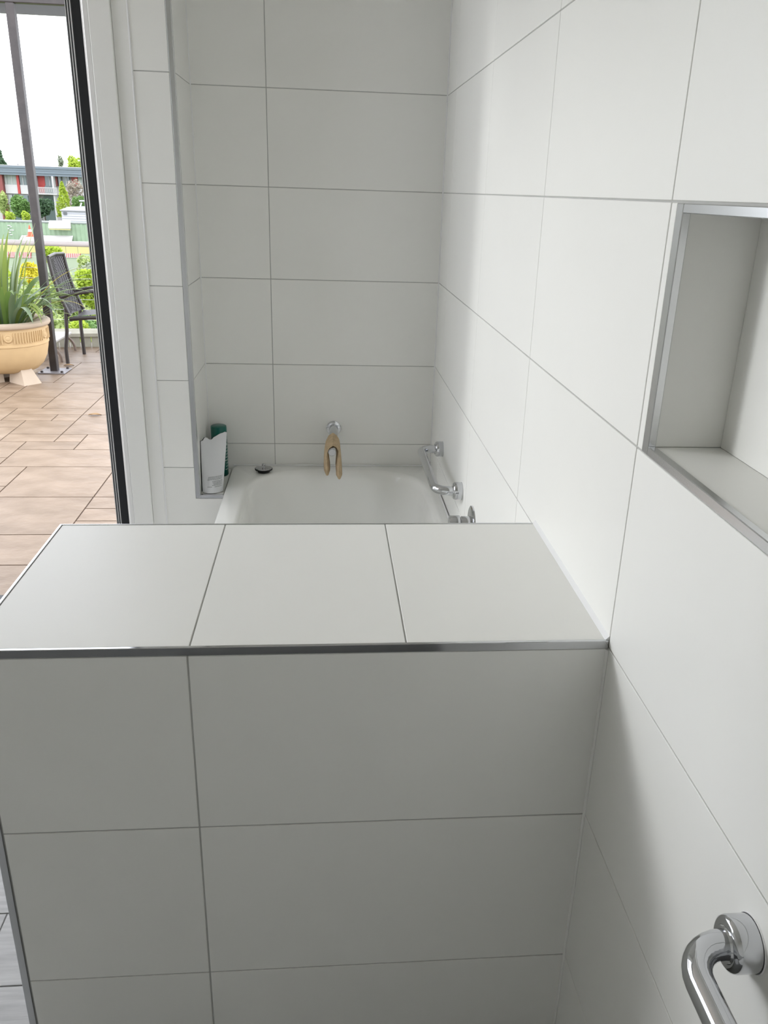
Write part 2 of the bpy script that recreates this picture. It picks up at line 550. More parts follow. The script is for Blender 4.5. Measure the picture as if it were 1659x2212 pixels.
STRAP = mat('beige_knit', (0.62, 0.47, 0.29), 0.85, var=0.12, scale=60, bump=0.4, bscale=350)
path = [(-0.3975, 0.544, .014), (-0.398, 0.552, .022), (-0.3985, 0.575, .022), (-0.400, 0.60, .018), (-0.4005, 0.625, .013), (-0.399, 0.642, .010),
        (-0.391, 0.658, .008), (-0.378, 0.6655, .008), (-0.366, 0.658, .008), (-0.3575, 0.642, .010), (-0.357, 0.625, .013),
        (-0.357, 0.60, .018), (-0.357, 0.575, .022), (-0.355, 0.538, .022), (-0.3545, 0.530, .014)]
y0, y1 = 1.787, 1.887
m1 = MB()
nribs = 13
secs = []
for i, (x, z, t) in enumerate(path):
    a = path[max(i - 1, 0)]
    b = path[min(i + 1, len(path) - 1)]
    tx, tz = b[0] - a[0], b[1] - a[1]
    l = math.hypot(tx, tz)
    nx, nz = -tz / l, tx / l
    sec = []
    for j in range(nribs * 2 + 1):
        yy = y0 + (y1 - y0) * j / (nribs * 2)
        bul = max(0.0, math.sin(math.pi * j / (nribs * 2))) ** 0.4
        rr = (t * 0.5 + (0.0008 if j % 2 else 0)) * bul
        sec.append((x + nx * rr, yy + 0.006 * math.sin(i * 0.9), z + nz * rr))
    for j in range(nribs * 2, -1, -1):
        yy = y0 + (y1 - y0) * j / (nribs * 2)
        bul = max(0.0, math.sin(math.pi * j / (nribs * 2))) ** 0.4
        sec.append((x - nx * t * 0.5 * bul, yy + 0.006 * math.sin(i * 0.9), z - nz * t * 0.5 * bul))
    secs.append([(q[0], q[1], q[2] + (0.19 * (q[1] - 1.84) if z > 0.61 else 0.0)) for q in sec])
ns = len(secs[0])
for sct in secs:
    m1.v += sct
for i in range(len(secs) - 1):
    for k in range(ns):
        a, b = i * ns + k, i * ns + (k + 1) % ns
        m1.f.append((a, b, b + ns, a + ns))
m1.f.append(tuple(range(ns)))
m1.f.append(tuple((len(secs) - 1) * ns + k for k in range(ns)))
tag(m1.build('bath_strap', STRAP, None, True), 'beige ribbed fabric strap hanging over the bath spout', 'strap')

# ------------------------------------------------------------------ drain plug on the rim
pl = thing('bath_plug', 'chrome bath plug with black rubber base on the rim', 'plug', (-0.632, 1.915, ZR))
pc = (-0.632, 1.915, ZR)
MB().lathe([(0.0, 0.0), (0.022, 0.0), (0.025, 0.008), (0.0325, 0.010), (0.0325, 0.013), (0.030, 0.0145), (0.0, 0.0145)], 32, pc).build('rubber_base', mat('black_rubber', (0.012, 0.012, 0.012), 0.6), pl, True)
MB().lathe([(0.031, 0.0135), (0.0295, 0.0155), (0.015, 0.018), (0.0, 0.0185)], 32, pc).build('disc', mat('tarnished_chrome', (0.45, 0.45, 0.46), 0.2, 1.0), pl, True)
kn = MB().lathe([(0.0055, 0.018), (0.005, 0.024), (0.0065, 0.027), (0.006, 0.031), (0.0, 0.033)], 16, pc).build('knob', CHROME, pl, True)
m1 = MB().tube([(pc[0] + 0.004 * math.cos(a), pc[1] - 0.006 + 0.004 * math.sin(a) * 0.4, pc[2] + 0.021 + 0.004 * math.sin(a)) for a in [i * math.pi / 5 for i in range(11)]], 0.001, 6)
m1.build('ring', CHROME, pl, True)

# ------------------------------------------------------------------ bottle and pouch on the ledge
TEAL = mat('teal_plastic', (0.0, 0.085, 0.063), 0.35)
bo = thing('shampoo_bottle', 'teal cylindrical bottle standing behind the white pouch', 'bottle', (-0.795, 1.925, ZL))
bc = (-0.7905, 1.925, ZL)
MB().lathe([(0.0, 0.0), (0.026, 0.0), (0.0285, 0.004), (0.0285, 0.136), (0.0275, 0.139), (0.0, 0.139)], 36, bc).build('body', TEAL, bo, True)
MB().lathe([(0.0285, 0.140), (0.0285, 0.182), (0.0275, 0.187), (0.024, 0.189), (0.0, 0.1895)], 36, bc).build('cap', mat('teal_cap', (0.0, 0.115, 0.088), 0.3), bo, True)
PRINTW = mat('white_print', (0.55, 0.62, 0.58), 0.5)
m1 = MB()
for i in range(9):
    zz = 0.025 + i * 0.0115
    a0 = -0.75 + 0.1 * (i % 3)
    a1 = a0 + 0.9
    h = 0.003 if i < 8 else 0.006
    for k in range(6):
        b0, b1 = a0 + (a1 - a0) * k / 6, a0 + (a1 - a0) * (k + 0.7) / 6
        R_ = 0.0287
        m1.quad(*[(bc[0] + R_ * math.cos(b), bc[1] + R_ * math.sin(b), bc[2] + zz + d) for b, d in ((b0, 0), (b1, 0), (b1, h), (b0, h))])
m1.build('label_print', PRINTW, bo)

POUCH = mat('white_foil_pouch', (0.74, 0.75, 0.755), 0.38, bump=0.12, bscale=25)
po = thing('refill_pouch', 'crumpled white refill pouch leaning at the ledge front', 'pouch', (-0.79, 1.76, ZL))
b0 = Vector((-0.8315, 1.735, ZL + 0.0025))
b1 = Vector((-0.7620, 1.745, ZL + 0.0025))
t0 = Vector((-0.8335, 1.772, 0.682))
t1 = Vector((-0.7440, 1.782, 0.701))
NU, NV = 12, 20

def pouch_pt(u, v, side):
    p = (b0.lerp(b1, u)).lerp(t0.lerp(t1, u), v)
    thick = 0.022 * (1 - v) ** 0.8 * (max(0.0, math.sin(math.pi * u)) ** 0.6) + 0.0012
    wob = 0.0025 * math.sin(7 * u + 9 * v) * v
    p = p + Vector((0.0, -thick if side == 0 else thick, 0)) + Vector((0, wob, 0))
    p.y += 0.004 * (u - 0.5) * v
    if v > 0.85:    # torn, scalloped top edge
        p.z += (v - 0.85) / 0.15 * (0.004 * math.sin(9 * u + 0.6) - (0.006 if 0.3 < u < 0.5 else 0) + (0.004 if u > 0.85 else 0) - (0.010 if u < 0.09 else 0.0))
    if side == 1:
        p.x -= 0.0035 * (1 - u)
    return p

def sheet(side):
    m_ = MB()
    for j in range(NV + 1):
        for i in range(NU + 1):
            m_.v.append(tuple(pouch_pt(i / NU, j / NV, side)))
    for j in range(NV):
        for i in range(NU):
            a = j * (NU + 1) + i
            m_.f.append((a, a + 1, a + NU + 2, a + NU + 1))
    return m_
fr = sheet(0).build('front_panel', POUCH, po, True, fix=False)
bk = sheet(1)
bk.build('back_panel', mat('dark_foil', (0.03, 0.035, 0.035), 0.4), po, True, fix=False)
m1 = MB()
gus = MB()
for i in range(NU):
    gus.quad(pouch_pt(i / NU, 0, 0), pouch_pt((i + 1) / NU, 0, 0), pouch_pt((i + 1) / NU, 0, 1), pouch_pt(i / NU, 0, 1))
gus.build('gusset', POUCH, po)
PRINT = mat('grey_print', (0.16, 0.17, 0.17), 0.6)
m1 = MB()
for row, (vv, ua, ub) in enumerate(((0.285, 0.32, 0.93), (0.262, 0.30, 0.93), (0.239, 0.28, 0.93), (0.205, 0.50, 0.93), (0.182, 0.52, 0.93),
                                    (0.160, 0.56, 0.93), (0.138, 0.50, 0.93), (0.110, 0.28, 0.50), (0.110, 0.62, 0.92))):
    u = ua
    while u < ub:
        w_ = random.choice((0.03, 0.05, 0.065))
        ue = min(u + w_, ub)
        q = []
        for uu, v2 in ((u, vv), (ue, vv), (ue, vv + 0.0075), (u, vv + 0.0075)):
            pp = pouch_pt(uu, v2, 0)
            pp.y -= 0.0016
            q.append(pp)
        m1.quad(*q)
        u = ue + 0.012
m1.build('label_print', PRINT, po)

# ------------------------------------------------------------------ grab bars

def grab_bar(name, ya, yb, z, label, xo):
    t = thing(name, label, 'grab bar', (0, (ya + yb) / 2, z), 'chrome grab bars')
    R_ = 0.0138
    rb = 0.040
    pts = [(-0.012, ya, z)]
    s_ = 1 if yb > ya else -1
    for k in range(9):
        a = math.pi / 2 * k / 8
        pts.append((xo + rb - rb * math.sin(a), ya + s_ * (rb - rb * math.cos(a)), z))
    for k in range(9):
        a = math.pi / 2 * (1 - k / 8)
        pts.append((xo + rb - rb * math.sin(a), yb - s_ * (rb - rb * math.cos(a)), z))
    pts.append((-0.012, yb, z))
    MB().tube(pts, R_, 28).build('rail', CHROME, t, True)
    for yy in (ya, yb):
        fo = MB().lathe([(0.0165, -0.027), (0.022, -0.027), (0.0250, -0.025), (0.0262, -0.021), (0.0262, -0.001), (0.0258, 0.0)], 40, (0, yy, z), 'X').build('flange', CHROME, t, True)
        MB().lathe([(0.0139, -0.029), (0.0168, -0.029), (0.0176, -0.027), (0.0165, -0.026)], 32, (0, yy, z), 'X').build('collar', CHROME, fo, True)
        MB().lathe([(0.0268, -0.0015), (0.0275, 0.0), (0.0, 0.0)], 40, (-0.0001, yy, z), 'X').build('sealant_bead', SILIC, fo, True)
    return t
grab_bar('grab_bar', 1.69, 1.268, 0.676, 'bent chrome grab bar on tiles above the bath', -0.078)
grab_bar('grab_bar', -0.446, -0.90, 0.843, 'large chrome grab bar below the recessed niche', -0.068)

# ------------------------------------------------------------------ mixer tap
mx = thing('mixer_tap', 'chrome lever mixer on round wall plate beside grab bar', 'tap', (0, 1.075, 0.655))
mc = (0, 1.075, 0.650)
MB().lathe([(0.0, -0.006), (0.046, -0.006), (0.050, -0.004), (0.0505, 0.0)], 44, mc, 'X').build('wall_plate', CHROME, mx, True)
MB().lathe([(0.021, -0.006), (0.021, -0.030), (0.020, -0.032), (0.0, -0.032)], 32, mc, 'X').build('body', CHROME, mx, True)
MB().lathe([(0.0, -0.034), (0.020, -0.034), (0.023, -0.036), (0.023, -0.062), (0.021, -0.065), (0.0, -0.065)], 32, mc, 'X').build('handle_hub', CHROME, mx, True)
m1 = MB().box(-0.064, -0.050, -0.012, 0.012, -0.10, 0.0, ch=0.003)
m1.v = [(v[0] - 0.016 * (-v[2] / 0.1), v[1] + mc[1], v[2] + mc[2]) for v in m1.v]
m1.build('lever', CHROME, mx)

# ================================================================== outside
PZ = -0.03
pat = struct(boxes('patio', mat('patio_joint', (0.19, 0.13, 0.105), 0.9, ext=True), None, (-9, -0.2, 1.92, 7.65, -0.4, PZ - 0.006), (-9, XFAR - 0.2, -4, 1.92, -0.4, PZ - 0.006)),
             'stamped concrete patio of tan stone slabs')
PAVE = mat('tan_stamped_concrete', (0.275, 0.188, 0.118), 0.5, var=1, col2=(0.43, 0.314, 0.218), scale=4.5, bump=0.9, bscale=9, stretch=(1, 1.5, 1), rnd=0.07, ext=True)
U = 0.165
gx0, gy0 = -5.4, 1.95
NXc, NYc = 26, 34
occ = [[False] * NYc for _ in range(NXc)]
rp = random.Random(3)
shapes = [(3, 2), (2, 2), (4, 2), (3, 3), (2, 3), (4, 3), (2, 1), (3, 1)]
for j in range(NYc):
    for i in range(NXc):
        if occ[i][j]:
            continue
        sh = shapes[:]
        rp.shuffle(sh)
        sh.append((1, 1))
        for (w, h) in sh:
            if i + w <= NXc and j + h <= NYc and all(not occ[i + a][j + b] for a in range(w) for b in range(h)):
                for a in range(w):
                    for b in range(h):
                        occ[i + a][j + b] = True
                tile(pat, 'top', (gx0 + (i + w / 2) * U, gy0 + (j + h / 2) * U, PZ), w * U, h * U, t=0.02, gap=0.007, m=PAVE, name='slab')
                break
boxes('slab_field', PAVE, pat, (-9, XFAR - 0.2, -4, 1.95, PZ - 0.02, PZ), (-9, gx0, 1.95, 7.6, PZ - 0.02, PZ), (gx0 + NXc * U, -0.2, 1.95, 7.6, PZ - 0.02, PZ))['kind'] = 'stuff'

# fallen leaves
LEAFD = mat('dry_leaf', (0.42, 0.26, 0.12), 0.8, ext=True)
for (u, v, lab) in ((205, 898, 'dry tan leaf fallen on the open patio slabs'), (149, 791, 'curled dry leaf beside the post base plate')):
    p = at(u, v, 2, PZ)
    m1 = MB()
    for k in range(6):
        a, b = k / 6, (k + 1) / 6
        w0, w1 = 0.022 * math.sin(math.pi * a), 0.022 * math.sin(math.pi * b)
        x0_, x1_ = (a - 0.5) * 0.09, (b - 0.5) * 0.09
        z0_, z1_ = 0.003 + 0.006 * math.sin(math.pi * a), 0.003 + 0.006 * math.sin(math.pi * b)
        for sg in (-1, 1):
            m1.quad((p.x + x0_, p.y, PZ + z0_), (p.x + x1_, p.y, PZ + z1_), (p.x + x1_, p.y + sg * w1, PZ + z1_ + 0.006), (p.x + x0_, p.y + sg * w0, PZ + z0_ + 0.006))
    tag(m1.build('fallen_leaf', LEAFD, None, fix=False), lab, 'leaf')

# ------------------------------------------------------------------ pergola
PERG = mat('dark_brown_steel', (0.055, 0.045, 0.042), 0.5, var=0.25, scale=14, ext=True)
px, py = -2.706, 6.17
pg = thing('pergola', 'dark steel pergola post on base plate carrying beam and roof', 'pergola', (px, py, PZ))
boxes('post', PERG, pg, (px - 0.030, px + 0.030, py - 0.030, py + 0.030, PZ + 0.008, 2.70), ch=0.004)
bp = boxes('base_plate', mat('galvanised_plate', (0.42, 0.40, 0.42), 0.45, 0.3, ext=True), pg, (px - 0.11, px + 0.11, py - 0.11, py + 0.11, PZ, PZ + 0.010), ch=0.002)
for sx in (-1, 1):
    for sy in (-1, 1):
        MB().lathe([(0.012, 0.0), (0.012, 0.010), (0.008, 0.014), (0.0, 0.014)], 6, (px + sx * 0.082, py + sy * 0.082, PZ + 0.010)).build('bolt', PERG, bp)
boxes('beam', PERG, pg, (-7.5, -0.5, py - 0.03, py + 0.03, 2.70, 2.88), ch=0.004)
RAFT = mat('pine_rafter', (0.52, 0.42, 0.27), 0.7, var=0.12, scale=8, ext=True)
SHEET = mat('weathered_polycarbonate', (0.34, 0.36, 0.37), 0.5, var=1, col2=(0.62, 0.65, 0.66), scale=2.5, trans=0.25, ext=True)
for k in range(7):
    xr = -6.2 + k * 0.9
    m1 = MB().box(xr, xr + 0.045, 6.2, 7.95, 0, 0.09)
    m1.v = [(v[0], v[1], v[2] + 2.90 + (v[1] - 6.2) * 0.03) for v in m1.v]
    m1.build('rafter', RAFT, pg)
for k in range(8):
    xa = -7.0 + k * 0.8
    m1 = MB()
    NC = 20
    for j, yy in enumerate((6.12, 8.05)):
        for i in range(NC + 1):
            m1.v.append((xa + 0.8 * i / NC, yy, 3.0 + (yy - 6.2) * 0.03 + 0.012 * math.cos(i * math.pi)))
    for i in range(NC):
        m1.f.append((i, i + 1, i + NC + 2, i + NC + 1))
    m1.build('roof_sheet', SHEET, pg, fix=False)
boxes('fascia', mat('grey_fascia', (0.30, 0.31, 0.31), 0.6, ext=True), pg, (-7.2, -0.6, 8.02, 8.05, 2.925, 3.04))

# ------------------------------------------------------------------ planter and strap-leaf plant
pc = Vector((-2.955, 5.86, PZ))
TERRA = mat('cream_terracotta', (0.80, 0.56, 0.29), 0.75, var=0.08, scale=5, bump=0.08, bscale=30, ext=True)
RIM = mat('pale_terracotta_rim', (0.70, 0.56, 0.42), 0.75, var=0.06, scale=8, ext=True)
pt = thing('planter', 'round cream terracotta planter on block feet', 'planter', pc)
prof = [(0.0, 0.075), (0.16, 0.075), (0.215, 0.095), (0.262, 0.14), (0.292, 0.20), (0.308, 0.27), (0.312, 0.30), (0.318, 0.305), (0.318, 0.318), (0.314, 0.322),
        (0.318, 0.43), (0.312, 0.44)]
MB().lathe(prof, 64, pc).build('bowl', TERRA, pt, True)
MB().lathe([(0.312, 0.438), (0.335, 0.445), (0.345, 0.46), (0.343, 0.478), (0.33, 0.488), (0.305, 0.488), (0.292, 0.475), (0.288, 0.40)], 64, pc).build('rim', RIM, pt, True)
m1 = MB()
NR = 96
for k in range(NR):
    if k % 16 >= 13:
        continue
    a = 2 * math.pi * k / NR
    da = 0.018
    R1, R2 = 0.3145, 0.3245
    z0, z1 = pc.z + 0.335, pc.z + 0.418
    q = [(pc.x + R_ * math.cos(b), pc.y + R_ * math.sin(b)) for R_, b in ((R1, a - da), (R2, a - da * 0.5), (R2, a + da * 0.5), (R1, a + da))]
    vs_ = [(x, y, z0) for x, y in q] + [(x, y, z1) for x, y in q]
    m1.add(vs_, [(0, 1, 5, 4), (1, 2, 6, 5), (2, 3, 7, 6), (0, 3, 2, 1), (4, 5, 6, 7)])
m1.build('fluting', TERRA, pt)['kind'] = 'stuff'
for k in range(6):
    a = 2 * math.pi * (k * 16 + 14) / NR
    MB().lathe([(0.0, 0.012), (0.012, 0.012), (0.018, 0.008), (0.026, 0.010), (0.032, 0.006), (0.036, 0.0)], 14, (0, 0, 0), 'X')
    m1 = MB().lathe([(0.0, 0.012), (0.012, 0.012), (0.018, 0.008), (0.026, 0.010), (0.032, 0.006), (0.036, -0.002)], 14, (0, 0, 0), 'X')
    m1.v = [(pc.x + (0.316 + v[0]) * math.cos(a) - v[1] * math.sin(a), pc.y + (0.316 + v[0]) * math.sin(a) + v[1] * math.cos(a), pc.z + 0.377 + v[2]) for v in m1.v]
    m1.build('rosette', TERRA, pt, True)
for k in range(4):
    a = math.radians((-40, -137, 82, 145)[k])
    m1 = MB()
    w, d0, d1 = 0.075, 0.09, 0.30
    vs_ = [(d0, -w, 0), (d1, -w, 0), (d1, w, 0), (d0, w, 0), (d0, -w * 0.8, 0.10), (d1 - 0.075, -w * 0.6, 0.118), (d1 - 0.075, w * 0.6, 0.118), (d0, w * 0.8, 0.10)]
    m1.add([(pc.x + x * math.cos(a) - y_ * math.sin(a), pc.y + x * math.sin(a) + y_ * math.cos(a), pc.z + z) for x, y_, z in vs_],
           [(0, 3, 2, 1), (4, 5, 6, 7), (0, 1, 5, 4), (1, 2, 6, 5), (2, 3, 7, 6), (3, 0, 4, 7)])
    m1.build('foot', RIM, pt)
MB().lathe([(0.29, 0.42), (0.2, 0.43), (0.0, 0.435)], 40, pc).build('soil', mat('potting_soil', (0.06, 0.045, 0.03), 0.95, bump=0.5, bscale=60, ext=True), pt, True)

sp_ = thing('strap_leaf_plant', 'green plant with long arching strap leaves in the planter', 'plant', pc + Vector((0, 0, 0.43)))
LG = [mat('leaf_green_a', (0.16, 0.26, 0.06), 0.4, trans=0.3, ext=True), mat('leaf_green_b', (0.27, 0.36, 0.08), 0.4, trans=0.3, ext=True),
      mat('leaf_green_c', (0.22, 0.31, 0.17), 0.38, trans=0.25, ext=True), mat('leaf_yellow', (0.46, 0.40, 0.09), 0.45, trans=0.3, ext=True)]

def blade(base, ang, lean, length, w, droop, m_, parent, n=12, twist=0.0):
    base = Vector(base)
    d = Vector((math.cos(ang), math.sin(ang), 0))
    side = Vector((-math.sin(ang), math.cos(ang), 0))
    m1 = MB()
    pos = base.copy()
    pitch = lean
    stp = length / n
    prof_ = []
    for i in range(n + 1):
        u = i / n
        ww = w * (0.55 + 0.9 * u if u < 0.5 else 1.0) * (1 - max(0, (u - 0.55) / 0.45) ** 1.6)
        ww = max(ww, 0.0012)
        up_ = Vector((0, 0, 1)) * math.cos(pitch) - d * (-math.sin(pitch))
        nrm = d * math.cos(pitch) * -1 + Vector((0, 0, 1)) * math.sin(pitch)
        sd = (side * math.cos(twist * u) + nrm * math.sin(twist * u))
        prof_.append((pos - sd * ww + nrm * ww * 0.25, pos.copy(), pos + sd * ww + nrm * ww * 0.25))
        pos += (Vector((0, 0, 1)) * math.cos(pitch) + d * math.sin(pitch)) * stp
        pitch += droop / n * (0.3 + 1.4 * u)
    for a in prof_:
        m1.v += [tuple(q) for q in a]
    for i in range(n):
        a = i * 3
        m1.f += [(a, a + 1, a + 4, a + 3), (a + 1, a + 2, a + 5, a + 4)]
    return m1.build('leaf', m_, parent, True, fix=False)

rl = random.Random(21)
zb = pc.z + 0.42
# tall upright blades
for k in range(22):
    a = rl.uniform(0, 2 * math.pi)
    rr = rl.uniform(0.0, 0.15)
    blade((pc.x + rr * math.cos(a), pc.y + rr * math.sin(a), zb), a, rl.uniform(0.03, 0.22), rl.uniform(0.55, 0.86), rl.uniform(0.018, 0.030), rl.uniform(0.1, 0.7), LG[rl.choice((0, 1, 1, 2))], sp_, twist=rl.uniform(-0.6, 0.6))
# medium arching blades
for k in range(34):
    a = rl.uniform(-1.9, 1.6) if k % 3 else rl.uniform(0, 6.28)
    rr = rl.uniform(0.02, 0.2)
    blade((pc.x + rr * math.cos(a), pc.y + rr * math.sin(a), zb), a, rl.uniform(0.25, 0.75), rl.uniform(0.42, 0.72), rl.uniform(0.013, 0.024), rl.uniform(1.0, 2.3), LG[rl.choice((0, 0, 1, 2, 2))], sp_, twist=rl.uniform(-0.5, 0.5))
for k in range(12):
    a = rl.uniform(-2.4, 0.3)
    blade((pc.x + 0.16 * math.cos(a), pc.y + 0.16 * math.sin(a), zb), a, rl.uniform(0.3, 0.6), rl.uniform(0.45, 0.62), rl.uniform(0.016, 0.026), rl.uniform(2.2, 3.0), LG[rl.choice((0, 2, 2, 1))], sp_, twist=rl.uniform(-0.4, 0.4))
# long thin blades reaching towards the chair
for (a, lean, L_, dr_, mi) in ((-0.25, 0.70, 0.78, 1.25, 2), (-0.1, 0.55, 0.80, 1.35, 3), (-0.35, 0.85, 0.74, 0.95, 2), (0.05, 0.95, 0.70, 0.7, 1), (-0.5, 0.62, 0.66, 1.5, 1),
                               (-0.15, 1.05, 0.66, 0.5, 2), (-0.6, 0.9, 0.60, 1.2, 0), (0.2, 0.6, 0.72, 1.4, 2), (-0.2, 0.78, 0.62, 1.9, 3), (-0.45, 1.1, 0.55, 0.9, 1)):
    blade((pc.x + 0.15 * math.cos(a), pc.y + 0.15 * math.sin(a), zb), a, lean * 0.95, L_ * 1.10, 0.0115, dr_ * 0.95, LG[mi], sp_, 14)

# ------------------------------------------------------------------ patio chair
CH = mat('dark_bronze_tube', (0.05, 0.04, 0.036), 0.4, ext=True)
SL = mat('woven_sling', (0.065, 0.058, 0.058), 0.6, var=0.2, scale=60, ext=True)
chx, chn, chf = -2.66, 6.53, 6.97
ch = thing('patio_chair', 'dark woven sling patio armchair near the railing', 'chair', (chx, (chn + chf) / 2, PZ))
a_t = at(100, 553, 1, chn)
b_t = at(152, 690, 1, chn)
back_top = (a_t.x + 0.012, a_t.z - 0.01)
back_bot = (b_t.x, 0.385)

def back_pt(v):
    x = back_bot[0] + (back_top[0] - back_bot[0]) * v - 0.022 * math.sin(math.pi * v)
    z = back_bot[1] + (back_top[1] - back_bot[1]) * v
    return x, z
NB = 26
sling = MB()
cols = 20
for j in range(NB * 2 + 1):
    v = j / (NB * 2)
    x, z = back_pt(v)
    for i in range(cols + 1):
        u = i / cols
        yy = chn + 0.015 + (chf - chn - 0.03) * u
        sling.v.append((x - 0.01 - 0.02 * math.sin(math.pi * u), yy, z))
for j in range(NB * 2):
    for i in range(cols):
        a = j * (cols + 1) + i
        sling.f.append((a, a + 1, a + cols + 2, a + cols + 1))
so = sling.build('backrest', SL, ch, True, fix=False)
# chevron weave: raised ribs of a paler tone
RIBM = mat('woven_sling_chevron', (0.16, 0.15, 0.15), 0.5, ext=True)
m1 = MB()
yc = (chn + chf) / 2
hw = (chf - chn) / 2 - 0.03
for k in range(24):
    v0 = -0.25 + k * 0.05
    for sg in (-1, 1):
        pts = []
        for q in range(7):
            u = q / 6
            v = v0 + 0.24 * u
            if 0.02 <= v <= 0.98:
                x, z = back_pt(v)
                pts.append((x - 0.007 - 0.02 * math.cos(u * math.pi / 2), yc + sg * hw * u, z))
        if len(pts) > 1:
            m1.tube(pts, 0.0045, 5)
wv = m1.build('chevron_weave', RIBM, so, True)
wv['kind'] = 'stuff'
for yy in (chn, chf):
    pts = [(back_pt(v)[0], yy, back_pt(v)[1]) for v in [i / 10 for i in range(11)]]
    MB().tube(pts, 0.015, 10).build('back_frame', CH, ch, True)
tb = back_pt(1.0)
MB().tube([(tb[0], chn, tb[1]), (tb[0] - 0.008, yc, tb[1] + 0.012), (tb[0], chf, tb[1])], 0.014, 10).build('top_rail', CH, ch, True)
seat = MB()
for i in range(11):
    u = i / 10
    x = back_bot[0] + 0.50 * u
    z = 0.375 + 0.02 * math.sin(u * math.pi) + 0.02 * u
    for yy, dz in ((chn + 0.01, 0), (yc, -0.012), (chf - 0.01, 0)):
        seat.v.append((x, yy, z + dz))
for i in range(10):
    a = i * 3
    seat.f += [(a, a + 1, a + 4, a + 3), (a + 1, a + 2, a + 5, a + 4)]
seat.build('seat', SL, ch, True, fix=False)
for yy in (chn, chf):
    MB().tube([(back_bot[0] - 0.005, yy, 0.36), (back_bot[0] + 0.15, yy, 0.375), (back_bot[0] + 0.35, yy, 0.385), (back_bot[0] + 0.5, yy, 0.385), (back_bot[0] + 0.53, yy, 0.35)], 0.018, 10).build('seat_rail', CH, ch, True)
    xb = at(146, 785, 2, PZ).x if yy == chn else at(182, 765, 2, PZ).x
    xm = back_bot[0] - 0.03
    MB().tube([(xb, yy, PZ), (xb - 0.002, yy, 0.10), (xm - 0.012, yy, 0.25), (xm - 0.004, yy, 0.38), (xm - 0.0, yy, 0.46)], 0.016, 10).build('leg', CH, ch, True)
    MB().tube([(back_bot[0] + 0.54, yy, PZ), (back_bot[0] + 0.52, yy, 0.18), (back_bot[0] + 0.50, yy, 0.40), (back_bot[0] + 0.48, yy, 0.60)], 0.016, 10).build('leg', CH, ch, True)
    xa_, za_ = back_pt(0.33)
    MB().tube([(xa_, yy, 0.545), (xa_ + 0.10, yy, 0.575), (xa_ + 0.25, yy, 0.60), (xa_ + 0.45, yy, 0.615), (xa_ + 0.56, yy, 0.59)], 0.015, 10).build('armrest', CH, ch, True)

# second chair's arched base built as a low table with an added top
TT = mat('tan_tube', (0.30, 0.22, 0.17), 0.5, ext=True)
tbx = thing('chair_base_table', 'arched tan tube chair base built as low table', 'table', (-2.86, 6.95, PZ))
for (ua, va, ub, vb, dy) in ((134, 782, 110, 757, 0), (163, 757, 140, 740, 0)):
    p = at(ua, va, 2, PZ)
    pts = []
    for k in range(11):
        a = math.pi * k / 10 * 0.5
        pts.append((p.x - 0.16 * (1 - math.cos(a)), p.y, PZ + 0.15 * math.sin(a) ** 0.8))
    pts.append((p.x - 0.30, p.y, PZ + 0.12))
    pts.append((p.x - 0.40, p.y, PZ))
    MB().tube(pts, 0.012, 10).build('leg', TT, tbx, True)
p1, p2 = at(134, 782, 2, PZ), at(163, 757, 2, PZ)
boxes('added_top', mat('added_top_white', (0.75, 0.72, 0.68), 0.5, ext=True), tbx, (p1.x - 0.36, p1.x - 0.06, p1.y - 0.02, p2.y + 0.02, PZ + 0.155, PZ + 0.175), ch=0.004)  # white top added over the sunlit strip of ground

# ------------------------------------------------------------------ railing and timber edging
rlg = thing('railing', 'balcony railing with pale tube handrail and thin wires', 'railing', (-3.2, 7.62, PZ))
MB().tube([(-8, 7.62, 0.92), (-0.5, 7.62, 0.92)], 0.026, 16).build('handrail', mat('pale_handrail', (0.68, 0.62, 0.59), 0.4, ext=True), rlg, True)
for k in range(8):
    z = 0.79 - k * 0.10
    MB().tube([(-8, 7.62, z), (-0.5, 7.62, z)], 0.0018, 6).build('wire', SILVER, rlg, True)
for x in (-7.2, -5.4, -3.75, -1.6):
    MB().tube([(x, 7.62, PZ), (x, 7.62, 0.91)], 0.02, 12).build('post', mat('rail_post', (0.5, 0.48, 0.46), 0.4, ext=True), rlg, True)
BRD = mat('weathered_board', (0.50, 0.48, 0.38), 0.85, var=0.12, scale=12, ext=True)
ed = thing('timber_edging', 'low weathered board edging along the patio end', 'edging', (-2.8, 7.3, PZ))
ang = math.radians(8)
ox, oy = -2.60, 7.36
for k in range(13):
    s0 = -0.7 + k * 0.10
    m1 = MB().box(s0, s0 + 0.092, 0, 0.02, PZ, PZ + 0.10)
    m1.v = [(ox + v[0] * math.cos(ang) - v[1] * math.sin(ang), oy + v[0] * math.sin(ang) + v[1] * math.cos(ang), v[2]) for v in m1.v]
    m1.build('board', BRD, ed)
m1 = MB().box(-0.72, 0.62, -0.02, 0.13, PZ + 0.10, PZ + 0.135, ch=0.003)
m1.v = [(ox + v[0] * math.cos(ang) - v[1] * math.sin(ang), oy + v[0] * math.sin(ang) + v[1] * math.cos(ang), v[2] + 0.2 * max(0, v[1])) for v in m1.v]
m1.build('cap', BRD, ed)

# ------------------------------------------------------------------ land beyond
GZ = -5.6
gm = MB()
gm.add([(-160, 7.66, -4.5), (60, 7.66, -4.5), (60, 30, GZ), (-160, 30, GZ), (60, 260, GZ), (-160, 260, GZ)], [(0, 1, 2, 3), (3, 2, 4, 5)])
struct(gm.build('ground', mat('grass_ground', (0.16, 0.22, 0.07), 0.9, var=0.3, scale=0.6, ext=True), None), 'sloping grassy land below the patio')
boxes('retaining_wall', mat('concrete', (0.45, 0.44, 0.42), 0.9, ext=True), None, (-9, -0.2, 7.55, 7.65, -4.6, -0.4))
struct(bpy.data.objects['retaining_wall'], 'concrete wall under the patio edge')

